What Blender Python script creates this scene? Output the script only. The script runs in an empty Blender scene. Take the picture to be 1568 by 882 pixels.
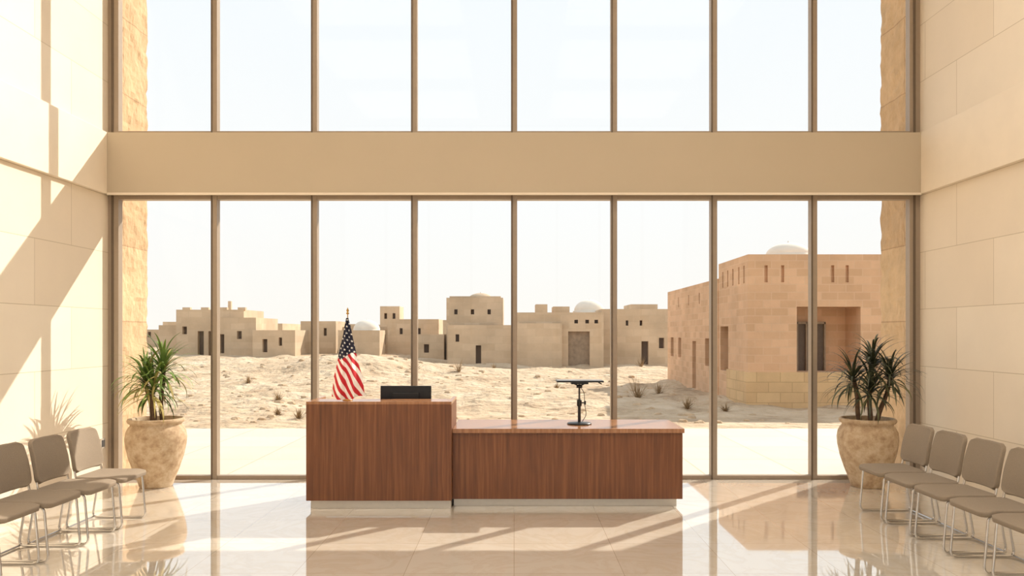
import bpy, bmesh, math, random
from mathutils import Vector, noise, Matrix
random.seed(7)
scene = bpy.context.scene
scene.view_settings.view_transform = 'Standard'
scene.view_settings.look = 'None'
scene.view_settings.exposure = 0.2

# ------------------------------------------------------------ materials
def s2l(c):
    return tuple(((v/255)/12.92 if v/255 <= .04045 else ((v/255+.055)/1.055)**2.4) for v in c)+(1,)
def newmat(name):
    m = bpy.data.materials.new(name); m.use_nodes = True
    nt = m.node_tree; b = nt.nodes['Principled BSDF']
    return m, nt, b
def N(nt, t, **kw):
    n = nt.nodes.new(t)
    for k, v in kw.items():
        if k in n.inputs.keys(): n.inputs[k].default_value = v
        else: setattr(n, k, v)
    return n
def ramp(nt, stops):
    r = nt.nodes.new('ShaderNodeValToRGB'); e = r.color_ramp.elements
    while len(e) < len(stops): e.new(.5)
    for i, (p, c) in enumerate(stops): e[i].position = p; e[i].color = c
    return r
def plain(name, rgb, rough=.5, metal=0, noise_amt=.06, scale=20, bump=0):
    m, nt, b = newmat(name); L = nt.links.new
    tc = N(nt, 'ShaderNodeTexCoord'); nz = N(nt, 'ShaderNodeTexNoise', Scale=scale, Detail=4.0)
    L(tc.outputs['Object'], nz.inputs['Vector'])
    c = s2l(rgb)
    r = ramp(nt, [(.3, tuple(max(0, x*(1-noise_amt)) for x in c[:3])+(1,)), (.7, tuple(x*(1+noise_amt) for x in c[:3])+(1,))])
    L(nz.outputs['Fac'], r.inputs['Fac']); L(r.outputs['Color'], b.inputs['Base Color'])
    b.inputs['Roughness'].default_value = rough; b.inputs['Metallic'].default_value = metal
    if bump:
        bp = N(nt, 'ShaderNodeBump', Strength=bump, Distance=.01); L(nz.outputs['Fac'], bp.inputs['Height']); L(bp.outputs['Normal'], b.inputs['Normal'])
    return m
def blocks(name, c1, c2, cm, bw, bh, mortar, rough=.7, axes='yz', stain=.12, nscale=1.5, bump=.3, fine=30, offset=.5, finebump=.15):
    """masonry: axes picks the in-plane coordinates; 'sum' uses x+y for multi-face solids"""
    m, nt, b = newmat(name); L = nt.links.new
    tc = N(nt, 'ShaderNodeTexCoord'); sp = N(nt, 'ShaderNodeSeparateXYZ'); L(tc.outputs['Object'], sp.inputs[0])
    cb = N(nt, 'ShaderNodeCombineXYZ')
    if axes == 'yz': L(sp.outputs['Y'], cb.inputs[0]); L(sp.outputs['Z'], cb.inputs[1])
    elif axes == 'xy': L(sp.outputs['X'], cb.inputs[0]); L(sp.outputs['Y'], cb.inputs[1])
    else:
        ad = N(nt, 'ShaderNodeMath', operation='ADD'); L(sp.outputs['X'], ad.inputs[0]); L(sp.outputs['Y'], ad.inputs[1])
        L(ad.outputs[0], cb.inputs[0]); L(sp.outputs['Z'], cb.inputs[1])
    bk = N(nt, 'ShaderNodeTexBrick'); bk.offset = offset
    bk.inputs['Scale'].default_value = 1; bk.inputs['Brick Width'].default_value = bw; bk.inputs['Row Height'].default_value = bh
    bk.inputs['Mortar Size'].default_value = mortar; bk.inputs['Mortar Smooth'].default_value = .1
    bk.inputs['Color1'].default_value = s2l(c1); bk.inputs['Color2'].default_value = s2l(c2); bk.inputs['Mortar'].default_value = s2l(cm)
    L(cb.outputs[0], bk.inputs['Vector'])
    nz = N(nt, 'ShaderNodeTexNoise', Scale=nscale, Detail=6.0, Roughness=.6); L(tc.outputs['Object'], nz.inputs['Vector'])
    r = ramp(nt, [(.3, (1-stain,)*3+(1,)), (.65, (1, 1, 1, 1))]); L(nz.outputs['Fac'], r.inputs['Fac'])
    mx = N(nt, 'ShaderNodeMix', data_type='RGBA', blend_type='MULTIPLY'); mx.inputs[0].default_value = 1
    L(bk.outputs['Color'], mx.inputs[6]); L(r.outputs['Color'], mx.inputs[7]); L(mx.outputs[2], b.inputs['Base Color'])
    b.inputs['Roughness'].default_value = rough
    f = N(nt, 'ShaderNodeTexNoise', Scale=fine, Detail=5.0); L(tc.outputs['Object'], f.inputs['Vector'])
    bp = N(nt, 'ShaderNodeBump', Strength=bump, Distance=.006, invert=True); L(bk.outputs['Fac'], bp.inputs['Height'])
    bp2 = N(nt, 'ShaderNodeBump', Strength=finebump, Distance=.02); L(f.outputs['Fac'], bp2.inputs['Height']); L(bp.outputs['Normal'], bp2.inputs['Normal'])
    L(bp2.outputs['Normal'], b.inputs['Normal'])
    return m

M_wall = blocks('limestone_panels', (236, 222, 201), (230, 214, 191), (200, 182, 154), 1.3, .68, .004, rough=.6, stain=.05, finebump=.03, bump=.15)
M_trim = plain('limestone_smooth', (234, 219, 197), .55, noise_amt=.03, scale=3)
M_beam = plain('beam_paint', (192, 176, 151), .5, noise_amt=.015, scale=2)
M_ceil = plain('ceiling_plaster', (245, 240, 232), .8, noise_amt=.02)
M_fin = blocks('rough_sandstone', (216, 184, 144), (206, 173, 134), (186, 153, 117), 1.6, .95, .008, rough=.95, axes='yz', stain=.2, nscale=5, bump=.3, fine=16, finebump=.7)
M_terr = blocks('terrace_paving', (218, 206, 188), (212, 199, 180), (192, 177, 154), 1.2, 1.2, .012, rough=.8, axes='xy', offset=0, stain=.06)
M_bldA = blocks('mudbrick_facade', (230, 188, 150), (214, 172, 134), (224, 186, 150), .42, .2, .012, rough=.95, axes='sum', stain=.18, nscale=.8, bump=.3, fine=6, finebump=.4)
M_bldB = blocks('weathered_hazed_facade', (220, 195, 164), (208, 182, 150), (212, 188, 157), .9, .4, .02, rough=.95, axes='sum', stain=.25, nscale=.5, bump=.3, fine=3, finebump=.5)  # far buildings: paler base colours stand in for haze, stains are weathering
M_plin = blocks('yellow_plinth', (228, 194, 146), (218, 182, 136), (200, 166, 122), .6, .26, .010, rough=.95, axes='sum', stain=.15, bump=.4)
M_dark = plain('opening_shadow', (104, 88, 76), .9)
M_shut = plain('wood_shutter', (150, 130, 108), .8, noise_amt=.2, scale=5)
M_dome = plain('dome_plaster', (232, 220, 202), .85, scale=2)
M_bronze = plain('bronze_anodised', (160, 143, 124), .4, .15, noise_amt=.03)
M_bronzeD = plain('bronze_dark', (106, 91, 76), .4, .2, noise_amt=.03)
M_chrome = plain('chrome', (205, 203, 200), .15, 1, noise_amt=.01)
M_steel = plain('brushed_plinth', (205, 196, 182), .35, .4, noise_amt=.03)
M_fab = plain('taupe_fabric', (142, 127, 109), .9, noise_amt=.12, scale=220, bump=.25)
M_black = plain('black_plastic', (18, 18, 19), .35, noise_amt=.02)
M_grey = plain('grey_plastic', (70, 68, 66), .5)
M_gold = plain('brass', (190, 150, 80), .3, .9)
M_soil = plain('soil', (70, 52, 38), .95, noise_amt=.4, scale=60, bump=.6)
M_screen = plain('lcd_screen', (24, 28, 34), .1)
M_dry = plain('dry_shrub', (156, 130, 95), .9, noise_amt=.2)
M_rock = plain('rubble_stone', (196, 170, 138), .95, noise_amt=.2, scale=3, bump=.4)
M_fill, nt, b = newmat('fill_emitter'); b.inputs['Base Color'].default_value = (.8, .8, .8, 1); b.inputs['Emission Color'].default_value = (1, .93, .83, 1); b.inputs['Emission Strength'].default_value = 3.7  # glow of the added ceiling fill panels, no known lamp

# marble floor
M_floor, nt, b = newmat('polished_marble'); L = nt.links.new
tc = N(nt, 'ShaderNodeTexCoord')
bk = N(nt, 'ShaderNodeTexBrick'); bk.offset = 0
for k, v in (('Scale', 1), ('Brick Width', .8), ('Row Height', .8), ('Mortar Size', .0025), ('Mortar Smooth', .2)): bk.inputs[k].default_value = v
bk.inputs['Color1'].default_value = s2l((220, 211, 197)); bk.inputs['Color2'].default_value = s2l((214, 204, 189)); bk.inputs['Mortar'].default_value = s2l((184, 170, 152))
L(tc.outputs['Object'], bk.inputs['Vector'])
nz = N(nt, 'ShaderNodeTexNoise', Scale=1.6, Detail=9.0, Roughness=.65, Distortion=1.6); L(tc.outputs['Object'], nz.inputs['Vector'])
r = ramp(nt, [(.44, (1, 1, 1, 1)), (.5, (.92, .89, .84, 1)), (.56, (1, 1, 1, 1))]); L(nz.outputs['Fac'], r.inputs['Fac'])
mx = N(nt, 'ShaderNodeMix', data_type='RGBA', blend_type='MULTIPLY'); mx.inputs[0].default_value = .7
L(bk.outputs['Color'], mx.inputs[6]); L(r.outputs['Color'], mx.inputs[7]); L(mx.outputs[2], b.inputs['Base Color'])
b.inputs['Roughness'].default_value = .04; b.inputs['IOR'].default_value = 2.3
b.inputs['Coat Weight'].default_value = 1.0; b.inputs['Coat Roughness'].default_value = .02; b.inputs['Coat IOR'].default_value = 1.6
bp = N(nt, 'ShaderNodeBump', Strength=.1, Distance=.002, invert=True); L(bk.outputs['Fac'], bp.inputs['Height']); L(bp.outputs['Normal'], b.inputs['Normal'])

# walnut, vertical grain
def wood(name, a, bcol, c, rough=.4):
    m, nt, b = newmat(name); L = nt.links.new
    tc = N(nt, 'ShaderNodeTexCoord'); mp = N(nt, 'ShaderNodeMapping'); mp.inputs['Scale'].default_value = (38, 38, 1.3)
    L(tc.outputs['Object'], mp.inputs['Vector'])
    nz = N(nt, 'ShaderNodeTexNoise', Scale=1.0, Detail=7.0, Roughness=.6, Distortion=.3); L(mp.outputs[0], nz.inputs['Vector'])
    r = ramp(nt, [(.28, s2l(a)), (.5, s2l(bcol)), (.72, s2l(c))]); L(nz.outputs['Fac'], r.inputs['Fac'])
    n2 = N(nt, 'ShaderNodeTexNoise', Scale=1.4, Detail=2.0); L(tc.outputs['Object'], n2.inputs['Vector'])
    r2 = ramp(nt, [(.3, (.88, .86, .84, 1)), (.7, (1.0, 1.0, 1.0, 1))]); L(n2.outputs['Fac'], r2.inputs['Fac'])
    mx = N(nt, 'ShaderNodeMix', data_type='RGBA', blend_type='MULTIPLY'); mx.inputs[0].default_value = 1
    L(r.outputs['Color'], mx.inputs[6]); L(r2.outputs['Color'], mx.inputs[7]); L(mx.outputs[2], b.inputs['Base Color'])
    b.inputs['Roughness'].default_value = rough
    return m
M_wood = wood('walnut_veneer', (92, 54, 29), (117, 70, 39), (140, 90, 54))
M_top = wood('walnut_polished_sheen', (144, 100, 68), (162, 114, 78), (178, 130, 92), .18)  # same walnut, glossier; paler tones paint in the grazing reflection

# sand
M_sand, nt, b = newmat('desert_sand'); L = nt.links.new
tc = N(nt, 'ShaderNodeTexCoord')
n1 = N(nt, 'ShaderNodeTexNoise', Scale=.6, Detail=9.0, Roughness=.75); L(tc.outputs['Object'], n1.inputs['Vector'])
r = ramp(nt, [(.34, s2l((164, 137, 107))), (.5, s2l((199, 174, 142))), (.66, s2l((216, 194, 165)))]); L(n1.outputs['Fac'], r.inputs['Fac'])
L(r.outputs['Color'], b.inputs['Base Color']); b.inputs['Roughness'].default_value = 1
n2 = N(nt, 'ShaderNodeTexNoise', Scale=3.0, Detail=8.0); L(tc.outputs['Object'], n2.inputs['Vector'])
bp = N(nt, 'ShaderNodeBump', Strength=.9, Distance=.25); L(n2.outputs['Fac'], bp.inputs['Height']); L(bp.outputs['Normal'], b.inputs['Normal'])

# terracotta urn
M_pot, nt, b = newmat('weathered_clay'); L = nt.links.new
tc = N(nt, 'ShaderNodeTexCoord')
n1 = N(nt, 'ShaderNodeTexNoise', Scale=9.0, Detail=8.0, Roughness=.7); L(tc.outputs['Object'], n1.inputs['Vector'])
r = ramp(nt, [(.3, s2l((150, 120, 90))), (.5, s2l((188, 162, 130))), (.68, s2l((208, 188, 160)))]); L(n1.outputs['Fac'], r.inputs['Fac'])
L(r.outputs['Color'], b.inputs['Base Color']); b.inputs['Roughness'].default_value = .85
bp = N(nt, 'ShaderNodeBump', Strength=.4, Distance=.01); L(n1.outputs['Fac'], bp.inputs['Height']); L(bp.outputs['Normal'], b.inputs['Normal'])

M_leaf1 = plain('leaf_green', (104, 130, 58), .5, noise_amt=.4, scale=7)
M_leaf1b = plain('leaf_dry', (172, 156, 92), .6, noise_amt=.2, scale=7)
M_leaf2 = plain('leaf_dark', (60, 64, 42), .5, noise_amt=.35, scale=7)
M_leaf2b = plain('leaf_olive', (92, 92, 58), .5, noise_amt=.3, scale=7)
M_trunk = plain('cane_bark', (104, 82, 62), .9, noise_amt=.35, scale=25, bump=.6)

# glass
M_glass, nt, b = newmat('clear_glazing'); L = nt.links.new
nt.nodes.remove(b); out = nt.nodes['Material Output']
tr = N(nt, 'ShaderNodeBsdfTransparent'); tr.inputs[0].default_value = (.985, .99, .99, 1)
gl = N(nt, 'ShaderNodeBsdfGlossy', Roughness=.0); fr = N(nt, 'ShaderNodeMixShader'); fr.inputs[0].default_value = .02
L(tr.outputs[0], fr.inputs[1]); L(gl.outputs[0], fr.inputs[2]); L(fr.outputs[0], out.inputs[0])

# flag cloth
M_flag, nt, b = newmat('flag_cloth'); L = nt.links.new
at = N(nt, 'ShaderNodeVertexColor'); at.layer_name = 'dye'; L(at.outputs['Color'], b.inputs['Base Color']); b.inputs['Roughness'].default_value = .8

# ------------------------------------------------------------ mesh builder
class MB:
    def __init__(s): s.v = []; s.f = []; s.m = []; s.mats = []; s.sm = []
    def mi(s, m):
        if m not in s.mats: s.mats.append(m)
        return s.mats.index(m)
    def face(s, pts, m, smooth=False):
        i = len(s.v); s.v += [tuple(p) for p in pts]; s.f.append(tuple(range(i, i+len(pts)))); s.m.append(s.mi(m)); s.sm.append(smooth)
    def box(s, x0, x1, y0, y1, z0, z1, m):
        i = len(s.v)
        s.v += [(x, y, z) for z in (z0, z1) for y in (y0, y1) for x in (x0, x1)]
        for f in ((0, 2, 3, 1), (4, 5, 7, 6), (0, 1, 5, 4), (1, 3, 7, 5), (3, 2, 6, 7), (2, 0, 4, 6)):
            s.f.append(tuple(i+k for k in f)); s.m.append(s.mi(m)); s.sm.append(False)
    def grid(s, P, m, smooth=True, closeu=False):
        i = len(s.v); R = len(P); C = len(P[0])
        for row in P: s.v += [tuple(p) for p in row]
        for a in range(R-1):
            for b_ in range(C if closeu else C-1):
                c = (b_+1) % C
                s.f.append((i+a*C+b_, i+a*C+c, i+(a+1)*C+c, i+(a+1)*C+b_)); s.m.append(s.mi(m)); s.sm.append(smooth)
    def lathe(s, prof, c, m, n=40):
        s.grid([[(c[0]+r*math.cos(2*math.pi*k/n), c[1]+r*math.sin(2*math.pi*k/n), c[2]+z) for k in range(n)] for r, z in prof], m, True, True)
    def tube(s, pts, r, m, n=10, r1=None, cap=True):
        pts = [Vector(p) for p in pts]; rings = []; up = None
        for k, p in enumerate(pts):
            d = (pts[min(k+1, len(pts)-1)]-pts[max(k-1, 0)]).normalized()
            if up is None: up = Vector((0, 1, 0)) if abs(d.y) < .9 else Vector((1, 0, 0))
            a = d.cross(up).normalized(); up2 = a.cross(d).normalized(); up = up2
            rr = r if r1 is None else r+(r1-r)*k/(len(pts)-1)
            rings.append([p+rr*(math.cos(2*math.pi*j/n)*a+math.sin(2*math.pi*j/n)*up2) for j in range(n)])
        s.grid(rings, m, True, True)
        if cap: s.face(rings[0], m); s.face(rings[-1][::-1], m)
    def obj(s, name, parent=None, bevel=0, loc=None):
        me = bpy.data.meshes.new(name); me.from_pydata(s.v, [], s.f)
        for m in s.mats: me.materials.append(m)
        me.polygons.foreach_set('material_index', s.m); me.polygons.foreach_set('use_smooth', s.sm); me.update()
        bm = bmesh.new(); bm.from_mesh(me); bmesh.ops.recalc_face_normals(bm, faces=bm.faces); bm.to_mesh(me); bm.free()
        o = bpy.data.objects.new(name, me); scene.collection.objects.link(o)
        if parent: o.parent = parent
        if loc: o.location = loc
        if bevel:
            b = o.modifiers.new('edge', 'BEVEL'); b.width = bevel; b.segments = 3; b.limit_method = 'ANGLE'
        return o
def empty(name, loc=(0, 0, 0), rz=0):
    e = bpy.data.objects.new(name, None); e.location = loc; e.rotation_euler = (0, 0, rz); scene.collection.objects.link(e); return e
def fillet(pts, r, n=6):
    pts = [Vector(p) for p in pts]; out = [pts[0]]
    for i in range(1, len(pts)-1):
        a, p, c = pts[i-1], pts[i], pts[i+1]; d0 = (a-p); d1 = (c-p); q = min(r, d0.length*.45, d1.length*.45)
        s_ = p+d0.normalized()*q; e = p+d1.normalized()*q
        for k in range(n+1):
            t = k/n; out.append((1-t)**2*s_+2*t*(1-t)*p+t*t*e)
    out.append(pts[-1]); return out
def simple_box(name, *a, bevel=0):
    mb = MB(); mb.box(*a); return mb.obj(name, bevel=bevel)

# ------------------------------------------------------------ room shell
W = 4.87; H = 7.6; YB = -3.2
simple_box('floor', -5.25, 5.25, YB, 9.34, -.2, 0, M_floor)
simple_box('ceiling', -5.25, 5.25, YB, 9.7, H, H+.2, M_ceil)
simple_box('wall_left', -W-.38, -W, YB, 9.34, 0, H, M_wall)
simple_box('wall_right', W, W+.38, YB, 9.34, 0, H, M_wall)
simple_box('trim_1', -W, -4.82, YB, 9.1, 3.406, 4.134, M_trim, bevel=.004)
simple_box('trim_2', 4.82, W, YB, 9.1, 3.406, 4.134, M_trim, bevel=.004)
simple_box('spandrel_beam', -W, W, 9.1, 9.6, 3.406, 4.134, M_beam, bevel=.004)
simple_box('bounce_strip', -4.82, 4.82, 9.088, 9.1, 3.39, 3.418, M_trim, bevel=.002)  # added pale strip standing in for sun bounced under the beam
# exterior stone pilasters
for sx in (-1, 1):
    xs = sorted((sx*W, sx*(W+.55)))
    mb = MB(); n = 26; rows = 150; y0, y1 = 9.34, 10.22
    P = []
    for j in range(rows+1):
        z = -.02+(H+.4)*j/rows; row = []
        for i in range(n+1):
            y = y0+(y1-y0)*i/n
            d = .02*noise.noise(Vector((y*5, z*5, sx*3)))+.012*noise.noise(Vector((y*16, z*16, sx*9)))
            ey = .02*noise.noise(Vector((1.7, z*6, sx*4))) if i == n else 0
            row.append((sx*(W+.012)+sx*d, y+ey, z))
        P.append(row)
    mb.grid(P, M_fin, False)
    mb.box(xs[0]+(.03 if sx > 0 else 0), xs[1]-(.03 if sx < 0 else 0), y0, y1-.02, -.02, H+.38, M_fin)
    o = mb.obj('stone_pilaster')
# windows
def curtain(name, z0, z1, y=9.25, xs=None):
    e = empty(name)
    mb = MB()
    for k in range(-4, 5):
        x = k*1.2; w = .037
        if k == -4: a, b_ = -W, -4.745
        elif k == 4: a, b_ = 4.745, W
        else: a, b_ = x-w, x+w
        mb.box(a, b_, y-.04, y+.06, z0, z1, M_bronze)
        if abs(k) < 4:
            mb.box(x-.036, x-.016, y-.046, y-.04, z0, z1, M_bronzeD)
        else:
            mb.box(min(a, b_)+.04, min(a, b_)+.07, y-.046, y-.04, z0, z1, M_bronzeD)
    mb.obj('mullions', e, bevel=.003)
    mb = MB()
    for k in range(-4, 4):
        a = -4.745 if k == -4 else k*1.2+.037; b_ = 4.745 if k == 3 else (k+1)*1.2-.037
        mb.box(a, b_, y-.035, y+.05, z0, z0+.045, M_bronze); mb.box(a, b_, y-.035, y+.05, z1-.045, z1, M_bronze)
    mb.obj('rails', e, bevel=.003)
    mb = MB()
    for k in range(-4, 4):
        mb.face([(k*1.2, y, z0), ((k+1)*1.2, y, z0), ((k+1)*1.2, y, z1), (k*1.2, y, z1)], M_glass)
    mb.obj('glass', e)
    return e
curtain('window_1', 0, 3.406); curtain('window_2', 4.134, H)
curtain('rear_fill_glazing', 0, H, y=YB+.1)  # unseen rear glazing, added so sky light fills the room
# added fill panels, unseen, with louvres hiding their glow from the glass
for i, (x, y) in enumerate([(-2.4, 5.6), (2.4, 5.6), (-2.4, 2.7), (2.4, 2.7), (-2.4, -.4), (2.4, -.4)]):
    e = empty('ceiling_fill_panel', (x, y, H))
    mb = MB(); mb.box(-1.5, 1.5, -1.1, 1.1, -.03, -.001, M_ceil); mb.box(-1.46, 1.46, -1.06, 1.06, -.036, -.03, M_fill); mb.obj('housing', e)
    mb = MB()
    for k in range(7):
        yy = -1.11+k*.37; mb.box(-1.5, 1.5, yy-.008, yy+.008, -.24, -.03, M_ceil)
    for xx in (-1.5, 1.5): mb.box(xx-.01, xx+.01, -1.11, 1.11, -.24, -.03, M_ceil)
    mb.obj('louvres', e)
# socket
e = empty('wall_socket', (-W, 9.1-.02, .45))
mb = MB(); mb.box(0, .012, -.05, .05, -.06, .06, M_steel); mb.box(.012, .016, -.03, .03, -.04, .04, M_grey); mb.obj('plate', e, bevel=.003)

# ------------------------------------------------------------ reception desk
e = empty('reception_desk')
mb = MB()
xa, xb, yf = -2.069, -.622, 7.64
mb.box(xa, xb, yf, yf+.035, .085, 1.045, M_wood)
mb.box(xa, xa+.035, yf+.035, yf+.66, .085, 1.045, M_wood)
mb.box(xb-.035, xb, yf+.035, yf+.66, .085, 1.045, M_wood)
mb.obj('counter_panels', e, bevel=.002)
mb = MB(); mb.box(xa, xb, yf, yf+.32, 1.045, 1.072, M_top); mb.box(xa, xa+.035, yf+.32, yf+.66, 1.045, 1.072, M_top); mb.box(xb-.035, xb, yf+.32, yf+.66, 1.045, 1.072, M_top)
mb.obj('transaction_top', e, bevel=.002)
mb = MB(); mb.box(xa+.035, xb-.035, yf+.035, yf+.66, .715, .745, M_wood); mb.obj('worktop', e)
mb = MB(); mb.box(xa+.04, xb-.01, yf+.045, yf+.62, 0, .085, M_steel); mb.box(-.612, 1.65, 7.80, 8.42, 0, .08, M_steel); mb.obj('plinth', e, bevel=.002)
mb = MB(); mb.box(-.620, 1.700, 7.745, 8.50, .08, .748, M_wood); mb.obj('low_counter', e, bevel=.002)
mb = MB(); mb.box(-.620, 1.714, 7.72, 8.55, .748, .792, M_top); mb.obj('low_top', e, bevel=.003)

# monitor (back towards the visitor)
e = empty('computer_monitor', (-1.143, 8.12, .745))
mb = MB()
mb.box(-.13, .13, -.09, .11, 0, .012, M_black); mb.box(-.03, .03, -.03, -.015, .01, .30, M_black); mb.obj('stand', e, bevel=.003)
mb = MB(); mb.box(-.268, .268, -.012, .015, .12, .452, M_black); mb.box(-.14, .14, -.035, -.012, .18, .38, M_black); mb.obj('shell', e, bevel=.006)
mb = MB(); mb.box(-.26, .26, .0152, .017, .13, .444, M_screen); mb.obj('screen', e)

# adjustable stand on low desk
e = empty('tablet_stand', (.69, 8.12, .792))
mb = MB()
mb.lathe([(0, 0), (.125, 0), (.13, .006), (.125, .014), (.05, .02), (.02, .026), (0, .026)], (0, 0, 0), M_black, 40)
mb.tube([(0, 0, .02), (0, 0, .24)], .016, M_black, 14)
mb.tube([(0, 0, .22), (0, 0, .42)], .010, M_grey, 12)
mb.lathe([(0, .19), (.024, .19), (.026, .2), (.026, .25), (.022, .26), (0, .26)], (0, 0, 0), M_black, 20)
mb.obj('column', e)
mb = MB()
mb.tube([(.02, 0, .225), (.06, 0, .225)], .007, M_black); mb.tube([(.06, 0, .205), (.06, 0, .245)], .011, M_black)
mb.tube(fillet([(.0, -.02, .40), (.05, -.02, .34), (.055, -.02, .20), (.075, -.02, .1), (.03, -.02, .03)], .04), .0035, M_black)
mb.tube([(-.03, 0, .40), (.03, 0, .40)], .018, M_black, 14)
mb.tube([(-.05, 0, .425), (0, 0, .40), (.05, 0, .425)], .008, M_black)
mb.obj('clamp', e)
mb = MB(); mb.box(-.245, .245, -.13, .13, .448, .464, M_black); mb.box(-.235, .235, -.12, .12, .464, .466, M_screen); mb.box(-.09, .09, -.07, .07, .425, .448, M_black)
mb.obj('tablet', e, bevel=.003)
mb = MB(); mb.tube([(.19, -.1, .448), (.225, -.1, .43)], .006, M_black); mb.obj('lever', e)

# flag
e = empty('american_flag', (-1.69, 7.80, 1.072))
mb = MB(); mb.lathe([(0, 0), (.05, 0), (.052, .006), (.03, .014), (.012, .02), (0, .02)], (0, 0, 0), M_gold, 28)
mb.tube([(0, 0, .01), (0, 0, .88)], .005, M_gold, 10)
mb.lathe([(0, .87), (.013, .875), (.016, .885), (.006, .893), (.014, .91), (.004, .935), (0, .945)], (0, 0, 0), M_gold, 16)
mb.obj('pole', e)
NS, NT = 130, 300
def lerp_tab(t, tab):
    for (a, x), (b_, y) in zip(tab, tab[1:]):
        if t <= b_:
            k = (t-a)/(b_-a); k = k*k*(3-2*k)*.4+k*.6
            return x+(y-x)*k
    return tab[-1][1]
Lft = [(0, -.012), (.15, -.035), (.5, -.10), (.8, -.155), (1, -.172)]
Rgt = [(0, .012), (.15, .04), (.5, .09), (.8, .15), (1, .165)]
P = []
for j in range(NT+1):
    t = j/NT; row = []
    l, r_ = lerp_tab(t, Lft), lerp_tab(t, Rgt)
    for i in range(NS+1):
        s_ = i/NS
        zb = .035-.022*math.sin(math.pi*s_)+.03*max(0, s_-.5)+.006*math.sin(s_*17)
        z = .835+(zb-.835)*t
        x = l+(r_-l)*s_+.008*t*math.sin(s_*19+1)
        y = -.02+(.006+.030*t)*math.sin(s_*13+t*1.6)-.05*t*math.sin(math.pi*s_)+.008*t*math.sin(s_*27+t*3)
        row.append((x, y, z))
    P.append(row)
mb = MB(); mb.grid(P, M_flag); fo = mb.obj('cloth', e)
red, whi, blu = s2l((200, 36, 48)), s2l((248, 243, 236)), s2l((30, 32, 54))
def star(x, y, R):
    r = math.hypot(x, y)
    if r > R: return False
    a = (math.atan2(x, y)) % (2*math.pi/5); a = min(a, 2*math.pi/5-a)
    r_in = R*.42
    x1, y1 = R, 0; x2, y2 = r_in*math.cos(math.pi/5), r_in*math.sin(math.pi/5)
    px, py = r*math.cos(a), r*math.sin(a)
    return (x2-x1)*(py-y1)-(y2-y1)*(px-x1) > 0
def dye(x, z, t, s_):
    bound = .475-.07*(s_-.5)+.02*math.sin(s_*7)
    if t < bound:
        X = x*.9+.004*math.sin(z*20); Z = z+.25*x
        p = .042; q = .034
        rowi = round(Z/q); off = (rowi % 2)*p/2
        dx = (X-off)-round((X-off)/p)*p; dz = Z-rowi*q
        return whi if star(dx*1.15, dz, .0125) else blu
    c = x*1.15+z*.72+.012*math.sin(z*16)
    return red if math.floor(c/.043) % 2 == 0 else whi
vc = fo.data.color_attributes.new('dye', 'FLOAT_COLOR', 'POINT')
k = 0
for j in range(NT+1):
    for i in range(NS+1):
        p = P[j][i]; vc.data[k].color = dye(p[0], p[2], j/NT, i/NS); k += 1

# ------------------------------------------------------------ potted plants
def blade(mb, base, az, el, length, w, droop, m, seg=7):
    P_ = []; p = Vector(base); d_el = el
    side = Vector((-math.sin(az), math.cos(az), 0))
    for k in range(seg+1):
        t = k/seg; ww = w*(math.sin(math.pi*min(1, .25+t*.75))**.8 if t < 1 else 0)+.0006
        d = Vector((math.cos(az)*math.cos(d_el), math.sin(az)*math.cos(d_el), math.sin(d_el)))
        nrm = d.cross(side)
        P_.append([p-side*ww+nrm*-.2*ww, p, p+side*ww+nrm*-.2*ww])
        p = p+d*(length/seg); d_el -= droop/seg*(.5+t)
    mb.grid(P_, m)
def potted(name, x, y, stems, mats, nleaf, lw, llen, droop):
    e = empty(name, (x, y, 0))
    mb = MB()
    mb.lathe([(0, .0), (.17, 0), (.178, .012), (.20, .08), (.25, .21), (.295, .35), (.322, .48), (.328, .56), (.318, .63), (.292, .68), (.272, .705), (.275, .72), (.298, .735), (.306, .755), (.302, .775), (.288, .783), (.27, .775), (.262, .72), (.262, .70)], (0, 0, 0), M_pot, 56)
    mb.obj('urn', e)
    mb = MB(); mb.lathe([(.262, .715), (.15, .73), (0, .735)], (0, 0, 0), M_soil, 32); mb.obj('soil', e)
    mt = MB(); ml = MB()
    for (bx, by, tx, ty, tz) in stems:
        pts = [(bx+(tx-bx)*t+.012*math.sin(t*7+bx*40), by+(ty-by)*t, .70+(tz-.70)*t) for t in [i/8 for i in range(9)]]
        mt.tube(pts, .028, M_trunk, 10, .021)
        top = Vector(pts[-1])
        for i in range(nleaf):
            f = i/nleaf; az = i*2.399+random.uniform(-.25, .25)
            el = math.radians(86-104*f**.9+random.uniform(-8, 8))
            z = top.z+.03-.14*f
            ln = random.uniform(*llen)*(1-.12*abs(f-.4))
            m = mats[1] if (f > .75 and random.random() < .5) or random.random() < .1 else mats[0]
            dirx, diry = math.cos(az), math.sin(az)
            room = .62
            if diry > 0: room = min(room, (9.16-y-top.y)/max(.15, diry))
            if x < 0 and dirx < 0: room = min(room, (x+top.x+W-.05)/max(.15, -dirx))
            if x > 0 and dirx > 0: room = min(room, (W-.05-x-top.x)/max(.15, dirx))
            ln = min(ln, max(.16, room*1.05/max(.3, math.cos(max(-.6, el-.35)))))
            blade(ml, (top.x+.01*dirx, top.y+.01*diry, z), az, el, ln, random.uniform(*lw), random.uniform(*droop), m, 9)
    mt.obj('stems', e); ml.obj('foliage', e)
potted('potted_yucca', -4.10, 8.80, [(-.03, 0, -.10, -.04, 1.24), (.05, .03, .08, -.02, 1.36), (0, -.06, .01, -.10, 1.14)], (M_leaf1, M_leaf1b), 62, (.011, .017), (.40, .52), (.9, 2.2))
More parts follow.
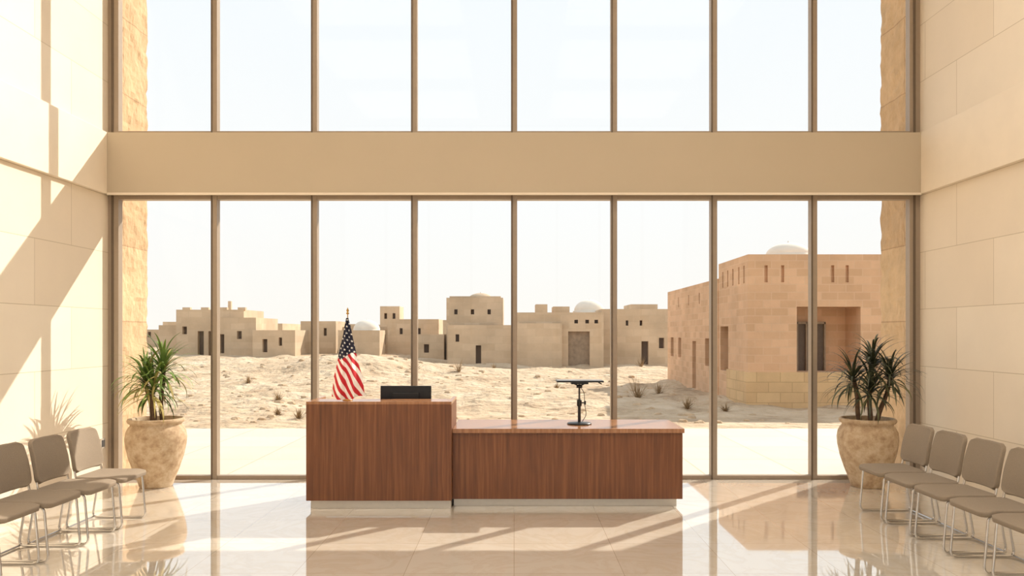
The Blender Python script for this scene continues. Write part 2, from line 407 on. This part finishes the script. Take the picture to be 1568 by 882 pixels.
potted('potted_dracaena', 4.05, 8.80, [(-.08, 0, -.18, -.05, 1.25), (.03, .03, .04, -.02, 1.42), (.08, -.05, .22, -.10, 1.28), (0, -.04, -.02, -.12, 1.14)], (M_leaf2, M_leaf2b), 58, (.010, .016), (.38, .50), (.9, 2.2))

# ------------------------------------------------------------ chairs
def chair_meshes():
    mb = MB(); n, mth = 18, 14
    def rr(v, rho, r):
        a = abs(v)
        return 0 if a < 1-rho else r*(1-math.sqrt(max(0, 1-((a-(1-rho))/rho)**2)))
    P_ = []
    for i in range(n+1):
        u = -1+2*i/n; row = []
        hw = .238-rr(u, .22, .05)
        for j in range(mth+1):
            v = -1+2*j/mth
            x = -.025+.228*u; y = hw*v
            z = .448-.012*(1-v*v)*(1-u*u)-(.018*max(0, -u-.6)/.4 if u < -.6 else 0)
            row.append((x, y, z))
        P_.append(row)
    mb.grid(P_, M_fab); seat = mb
    mb = MB(); P_ = []
    for i in range(n+1):
        u = -1+2*i/n; row = []
        hw = .236-rr(u, .3, .055)-.012*max(0, u)
        for j in range(mth+1):
            v = -1+2*j/mth
            z = .685+.182*u; x = .235+.038*u+.012*u*u-.028*v*v*1.0
            row.append((x, hw*v, z))
        P_.append(row)
    mb.grid(P_, M_fab); back = mb
    fr = MB()
    for sy in (-.215, .215):
        path = [(.225, sy*.9, .70), (.19, sy, .50), (.175, sy, .425), (-.20, sy, .425), (-.235, sy, .011), (.27, sy, .011), (.20, sy, .44)]
        fr.tube(fillet(path, .05), .0095, M_chrome, 10)
    fr.tube([(-.12, -.215, .423), (-.12, .215, .423)], .009, M_chrome, 8)
    fr.tube([(.12, -.215, .423), (.12, .215, .423)], .009, M_chrome, 8)
    fr.tube([(.265, -.215, .012), (.265, .215, .012)], .009, M_chrome, 8)
    return seat, back, fr
cs, cb_, cf = chair_meshes()
cache = {}
def chair(x, y, rz):
    e = empty('waiting_chair', (x, y, 0), rz)
    for nm, mb, th in (('seat', cs, .042), ('backrest', cb_, .036), ('frame', cf, 0)):
        if nm not in cache:
            o = mb.obj(nm, e); cache[nm] = o.data
        else:
            o = bpy.data.objects.new(nm, cache[nm]); o.parent = e; scene.collection.objects.link(o)
        if th:
            so = o.modifiers.new('th', 'SOLIDIFY'); so.thickness = th; so.offset = 0
            bv = o.modifiers.new('bv', 'BEVEL'); bv.width = .012; bv.segments = 3; bv.limit_method = 'ANGLE'; bv.angle_limit = math.radians(50)
for i, y in enumerate((7.36, 6.84, 6.32, 5.79, 5.26)): chair(3.645, y, 0)
for i, (x, y) in enumerate(((-3.73, 7.07), (-3.75, 6.56), (-3.79, 6.08), (-3.83, 5.60))): chair(x, y, math.pi)

# ------------------------------------------------------------ exterior
simple_box('terrace', -24, 24, 9.35, 14.3, -.2, -.02, M_terr)
def sm(a, b_, t):
    t = max(0, min(1, (t-a)/(b_-a))); return t*t*(3-2*t)
def ground(x, y):
    z = -.06
    z += .42*sm(22, 46, y)*sm(3, -10, x)
    z += .72*math.exp(-(((x+6.6)/2.8)**2+((y-33)/4.5)**2))
    z += .3*math.exp(-(((x+13)/5)**2+((y-36)/4)**2))
    a = sm(14.6, 19, y)
    z += a*(.14*noise.noise(Vector((x*.25, y*.25, 0)))+.11*noise.noise(Vector((x*.9, y*.9, 3)))+.05*noise.noise(Vector((x*2.6, y*2.6, 9))))
    z += sm(20, 30, y)*.18*noise.noise(Vector((x*.4, y*.5, 7)))
    return z
ys = [14.2]
while ys[-1] < 420: ys.append(ys[-1]+max(.15, (ys[-1]-12)*.018))
mb = MB(); P_ = []
for y in ys:
    hw = max(26, y*1.3); row = []
    for i in range(301):
        u = -1+2*i/300; x = hw*u; row.append((x, y, ground(x, y)))
    P_.append(row)
mb.grid(P_, M_sand); mb.obj('desert_ground')
# scattered rubble, one mass
mb = MB(); rs = random.Random(5)
for i in range(520):
    y = 15.5+rs.random()**1.3*26; x = rs.uniform(-.62, .5)*y
    if x > 5 and y > 18.5: continue
    r0 = rs.uniform(.02, .075)*(1+.02*y); z = ground(x, y)
    P_ = []
    for a in range(5):
        th = math.pi*a/4; row = []
        for b_ in range(7):
            ph = 2*math.pi*b_/7; k = r0*(1+.35*noise.noise(Vector((a*1.3+i, b_*.9, i*.7)))) if 0 < a < 4 else r0
            row.append((x+k*math.sin(th)*math.cos(ph)*1.3, y+k*math.sin(th)*math.sin(ph), z+k*.7*math.cos(th)))
        P_.append(row)
    mb.grid(P_, M_rock, False, True)
mb.obj('desert_rubble')

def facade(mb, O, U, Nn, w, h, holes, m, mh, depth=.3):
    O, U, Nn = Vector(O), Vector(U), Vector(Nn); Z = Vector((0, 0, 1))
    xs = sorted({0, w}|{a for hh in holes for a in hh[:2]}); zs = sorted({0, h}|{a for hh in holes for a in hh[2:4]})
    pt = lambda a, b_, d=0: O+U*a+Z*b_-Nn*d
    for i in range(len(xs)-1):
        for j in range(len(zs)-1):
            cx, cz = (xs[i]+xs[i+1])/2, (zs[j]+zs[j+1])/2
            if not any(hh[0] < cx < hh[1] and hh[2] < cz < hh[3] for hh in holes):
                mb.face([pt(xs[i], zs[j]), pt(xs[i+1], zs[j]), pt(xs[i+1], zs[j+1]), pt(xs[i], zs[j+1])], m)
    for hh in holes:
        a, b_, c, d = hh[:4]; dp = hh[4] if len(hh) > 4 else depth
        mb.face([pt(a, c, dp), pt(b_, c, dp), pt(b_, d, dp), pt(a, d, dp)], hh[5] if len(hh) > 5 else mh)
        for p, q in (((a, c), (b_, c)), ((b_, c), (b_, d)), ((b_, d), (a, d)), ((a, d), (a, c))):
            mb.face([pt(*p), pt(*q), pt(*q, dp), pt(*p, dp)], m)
def bldg(mb, x0, x1, y0, y1, h, front=(), left=(), right=(), m=None, z0=-.6, parapet=.18):
    m = m or M_bldB; hh = h-z0
    F = [(a-x0, b_-x0, c-z0, d-z0)+tuple(r) for a, b_, c, d, *r in front]
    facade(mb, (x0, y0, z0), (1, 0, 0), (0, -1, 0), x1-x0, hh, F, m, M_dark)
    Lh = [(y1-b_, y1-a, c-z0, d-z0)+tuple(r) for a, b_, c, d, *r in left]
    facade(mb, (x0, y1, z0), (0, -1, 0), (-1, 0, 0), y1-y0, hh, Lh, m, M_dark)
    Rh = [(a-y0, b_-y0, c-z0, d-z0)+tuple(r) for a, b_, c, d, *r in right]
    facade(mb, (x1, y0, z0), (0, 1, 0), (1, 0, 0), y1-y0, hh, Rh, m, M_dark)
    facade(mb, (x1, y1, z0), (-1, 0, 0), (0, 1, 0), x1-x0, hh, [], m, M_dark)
    t = .2; zr = h-parapet
    mb.face([(x0, y0, zr), (x1, y0, zr), (x1, y1, zr), (x0, y1, zr)], m)
    mb.face([(x0, y0, h), (x1, y0, h), (x1-t, y0+t, h), (x0+t, y0+t, h)], m); mb.face([(x0, y1, h), (x1, y1, h), (x1-t, y1-t, h), (x0+t, y1-t, h)], m)
    mb.face([(x0, y0, h), (x0, y1, h), (x0+t, y1-t, h), (x0+t, y0+t, h)], m); mb.face([(x1, y0, h), (x1, y1, h), (x1-t, y1-t, h), (x1-t, y0+t, h)], m)
    for a, b_ in (((x0+t, y0+t), (x1-t, y0+t)), ((x1-t, y0+t), (x1-t, y1-t)), ((x1-t, y1-t), (x0+t, y1-t)), ((x0+t, y1-t), (x0+t, y0+t))):
        mb.face([(*a, h), (*b_, h), (*b_, zr), (*a, zr)], m)
def dome(mb, x, y, z, r, m=None, squash=.8):
    prof = [(r*1.08, -.3), (r*1.08, 0)]+[(r*math.cos(a*math.pi/24), r*squash*math.sin(a*math.pi/24)) for a in range(0, 12)]+[(.02, r*squash), (.02, r*squash+.05), (0, r*squash+.05)]
    mb.lathe(prof, (x, y, z), m or M_dome, 28)

# large building on the right
mb = MB()
slits = []
for a in (6.36, 6.78, 8.05, 8.42, 9.35, 9.75, 10.6): slits.append((a, a+.08, 3.05, 3.48, .08, M_bldA)); 
bigwin = (7.18, 8.8, .77, 2.43, .9, M_bldA)
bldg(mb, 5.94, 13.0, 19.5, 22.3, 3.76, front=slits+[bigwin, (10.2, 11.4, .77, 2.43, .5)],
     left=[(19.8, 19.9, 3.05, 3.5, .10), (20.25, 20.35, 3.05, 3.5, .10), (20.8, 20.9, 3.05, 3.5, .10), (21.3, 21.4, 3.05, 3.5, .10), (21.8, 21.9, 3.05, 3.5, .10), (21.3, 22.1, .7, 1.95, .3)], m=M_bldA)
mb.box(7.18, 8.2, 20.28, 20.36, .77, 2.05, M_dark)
for x in (7.2, 7.44, 7.68, 7.92, 8.16): mb.box(x, x+.035, 20.2, 20.28, .77, 2.05, M_shut)
mb.box(7.18, 8.2, 20.2, 20.28, 2.0, 2.06, M_shut)
bldg(mb, 5.92, 11, 22.3, 29.6, 3.34, left=[(23.2, 23.8, .75, 1.6), (25.0, 25.5, -.06, 1.5), (27.2, 27.7, .9, 1.6), (28.5, 29.0, .9, 1.6),
     (23.0, 23.1, 2.7, 3.05, .12), (24.5, 24.6, 2.7, 3.05, .12), (26, 26.1, 2.7, 3.05, .12), (27.6, 27.7, 2.7, 3.05, .12)], m=M_bldA)
mb.box(5.86, 13.2, 19.38, 19.5, -.5, .77, M_plin); mb.box(5.86, 5.94, 19.5, 21.2, -.5, .77, M_plin)
dome(mb, 7.57, 21.2, 3.90, .60, squash=.58)
mb.obj('desert_palace')

mb = MB()
bldg(mb, .1, 4.9, 42, 47, 2.9, front=[(2.96, 4.14, -.1, 1.86, .25, M_shut), (.55, .85, -.1, 1.1), (1.7, 1.85, 1.2, 1.7), (3.3, 3.5, 2.3, 2.5), (3.9, 4.1, 2.3, 2.5), (4.4, 4.6, 2.3, 2.5)])
bldg(mb, .1, 2.6, 41.6, 42, 2.3); bldg(mb, 1.3, 2.0, 46, 48, 3.5); bldg(mb, 2.4, 3.4, 47, 49, 3.4)
dome(mb, 4.7, 48, 3.15, .95, M_dome, .75)
bldg(mb, 5.0, 9.4, 44, 49, 3.15, front=[(5.6, 5.75, 2.2, 2.5), (6.4, 6.55, 2.2, 2.5), (7.2, 7.35, 2.2, 2.5), (7.3, 7.7, -.1, 1.3), (8.3, 8.6, .9, 1.5)])
bldg(mb, 7.0, 8.6, 46, 49, 3.5)
mb.obj('adobe_courtyard_house')
mb = MB()
bldg(mb, -22.0, -17.6, 50, 54, 3.3, front=[(-20.6, -20.2, .3, 1.9), (-19.9, -19.6, .3, 1.9), (-21.6, -21.3, 1.7, 2.2)], right=[(51, 51.6, 1, 2)])
bldg(mb, -19.0, -16.3, 48.5, 53, 2.75, front=[(-18.6, -18.3, .5, 1.7), (-17.5, -17.2, 1.4, 1.9)], right=[(50, 50.5, 1, 1.8)])
bldg(mb, -23.6, -22, 51, 54, 2.3); mb.box(-19.0, -18.8, 51, 51.2, 3.2, 3.9, M_bldB)
for x in (-21.6, -20.4, -19.2, -18.0): mb.box(x, x+.5, 50.02, 50.3, 3.3, 3.45, M_bldB)
mb.obj('ruined_adobe_house')
mb = MB()
bldg(mb, -3.64, -.14, 42, 46, 2.21, front=[(-2.1, -1.8, 0, 1.1), (-3.2, -3.0, 1.3, 1.7)])
bldg(mb, -4.07, -.66, 46.2, 50, 3.9, front=[(-3.6, -3.4, 2.9, 3.2), (-2.6, -2.4, 2.9, 3.2), (-1.6, -1.4, 2.9, 3.2)], right=[(47, 47.3, 2.5, 3)])
mb.box(-3.9, -.8, 46.4, 49.8, 3.9, 4.0, M_bldB)
dome(mb, -2.1, 48, 3.9, .75, M_bldB, .5)
bldg(mb, -16.0, -13.4, 47, 50, 1.95, front=[(-15.4, -15.1, .6, 1.4), (-14.4, -14.2, 1, 1.5)])
bldg(mb, -13.9, -11.6, 50, 53, 2.55, front=[(-13.2, -13, 1.6, 2.1), (-12.4, -12.2, 1.6, 2.1)])
bldg(mb, -11.6, -7.5, 52, 55, 2.2, front=[(-10.4, -10.1, 1, 1.7), (-9, -8.7, 1, 1.7)])
dome(mb, -9.4, 49, 1.95, .85, M_dome, .8); bldg(mb, -11, -8.4, 48, 50, 1.95)
bldg(mb, -9.6, -8.2, 55, 57, 3.7, front=[(-9.3, -9.1, 2.8, 3.2), (-8.7, -8.5, 2.8, 3.2)])
bldg(mb, -8.4, -5.0, 51, 54, 2.7, front=[(-7.6, -7.4, 1.7, 2.1), (-6.4, -6.2, 1.7, 2.1)])
bldg(mb, -6.2, -4.2, 46, 49, 1.7, front=[(-5.4, -5.1, .6, 1.1)])
mb.obj('adobe_village')
mb = MB()
random.seed(11)
x = -46
while x < 34:
    w = random.uniform(2.5, 6); bldg(mb, x, x+w, 68+random.uniform(0, 4), 74, random.uniform(2.0, 3.2), front=[(x+w*.3, x+w*.3+.3, 1.4, 1.9), (x+w*.7, x+w*.7+.3, 1.4, 1.9)]); x += w*random.uniform(.9, 1.2)
mb.obj('distant_village_wall')

def shrub(x, y, s, n=70):
    e = MB()
    for i in range(n):
        az = random.uniform(0, 6.28); el = random.uniform(.25, 1.45)
        blade(e, (random.uniform(-.08, .08)*s, random.uniform(-.08, .08)*s, 0), az, el, s*random.uniform(.4, 1), .007*max(1, s), random.uniform(-.3, .6), M_dry, 4)
    e.obj('desert_shrub', loc=(x, y, ground(x, y)-.02))
for x, y, s in ((3.45, 21.5, .75), (4.2, 18.6, .4), (-6.0, 19.5, .32), (-4.6, 16.4, .3), (-2.3, 32, .7), (-4.0, 31, .6), (4.3, 22.8, .45), (-14, 30, .5), (-9, 26, .35), (1.5, 27, .3), (6.6, 40, .8), (-1, 38, .4), (-5.2, 16.9, .22), (5.0, 18.2, .3)):
    shrub(x, y, s)

# ------------------------------------------------------------ light
sun = bpy.data.lights.new('sun', 'SUN'); sun.energy = 5.2; sun.angle = math.radians(.5); sun.color = (1, .915, .80)
so = bpy.data.objects.new('sun', sun); so.rotation_euler = Vector((-1.0, -1.0, -1.0)).to_track_quat('-Z', 'Y').to_euler(); so.location = (12, 20, 14); scene.collection.objects.link(so)
w = bpy.data.worlds.new('sky'); scene.world = w; w.use_nodes = True; nt = w.node_tree; L = nt.links.new
bg = nt.nodes['Background']
tc = N(nt, 'ShaderNodeTexCoord'); sp = N(nt, 'ShaderNodeSeparateXYZ'); L(tc.outputs['Generated'], sp.inputs[0])
r = ramp(nt, [(0, s2l((220, 202, 176))), (.49, s2l((224, 208, 184))), (.5, s2l((240, 237, 230))), (.58, s2l((238, 239, 238))), (.72, s2l((232, 238, 242))), (1, s2l((212, 225, 240)))])
ma = N(nt, 'ShaderNodeMath', operation='MULTIPLY_ADD'); ma.inputs[1].default_value = .5; ma.inputs[2].default_value = .5
L(sp.outputs['Z'], ma.inputs[0]); L(ma.outputs[0], r.inputs['Fac']); L(r.outputs['Color'], bg.inputs['Color']); bg.inputs['Strength'].default_value = 1.02

# ------------------------------------------------------------ camera
cam = bpy.data.cameras.new('camera'); cam.lens = 27; cam.sensor_width = 36; cam.shift_x = -.002; cam.shift_y = .0444; cam.clip_end = 1000
co = bpy.data.objects.new('camera', cam); co.location = (0, 0, 1.75); co.rotation_euler = (math.radians(90), 0, 0); scene.collection.objects.link(co)
scene.camera = co
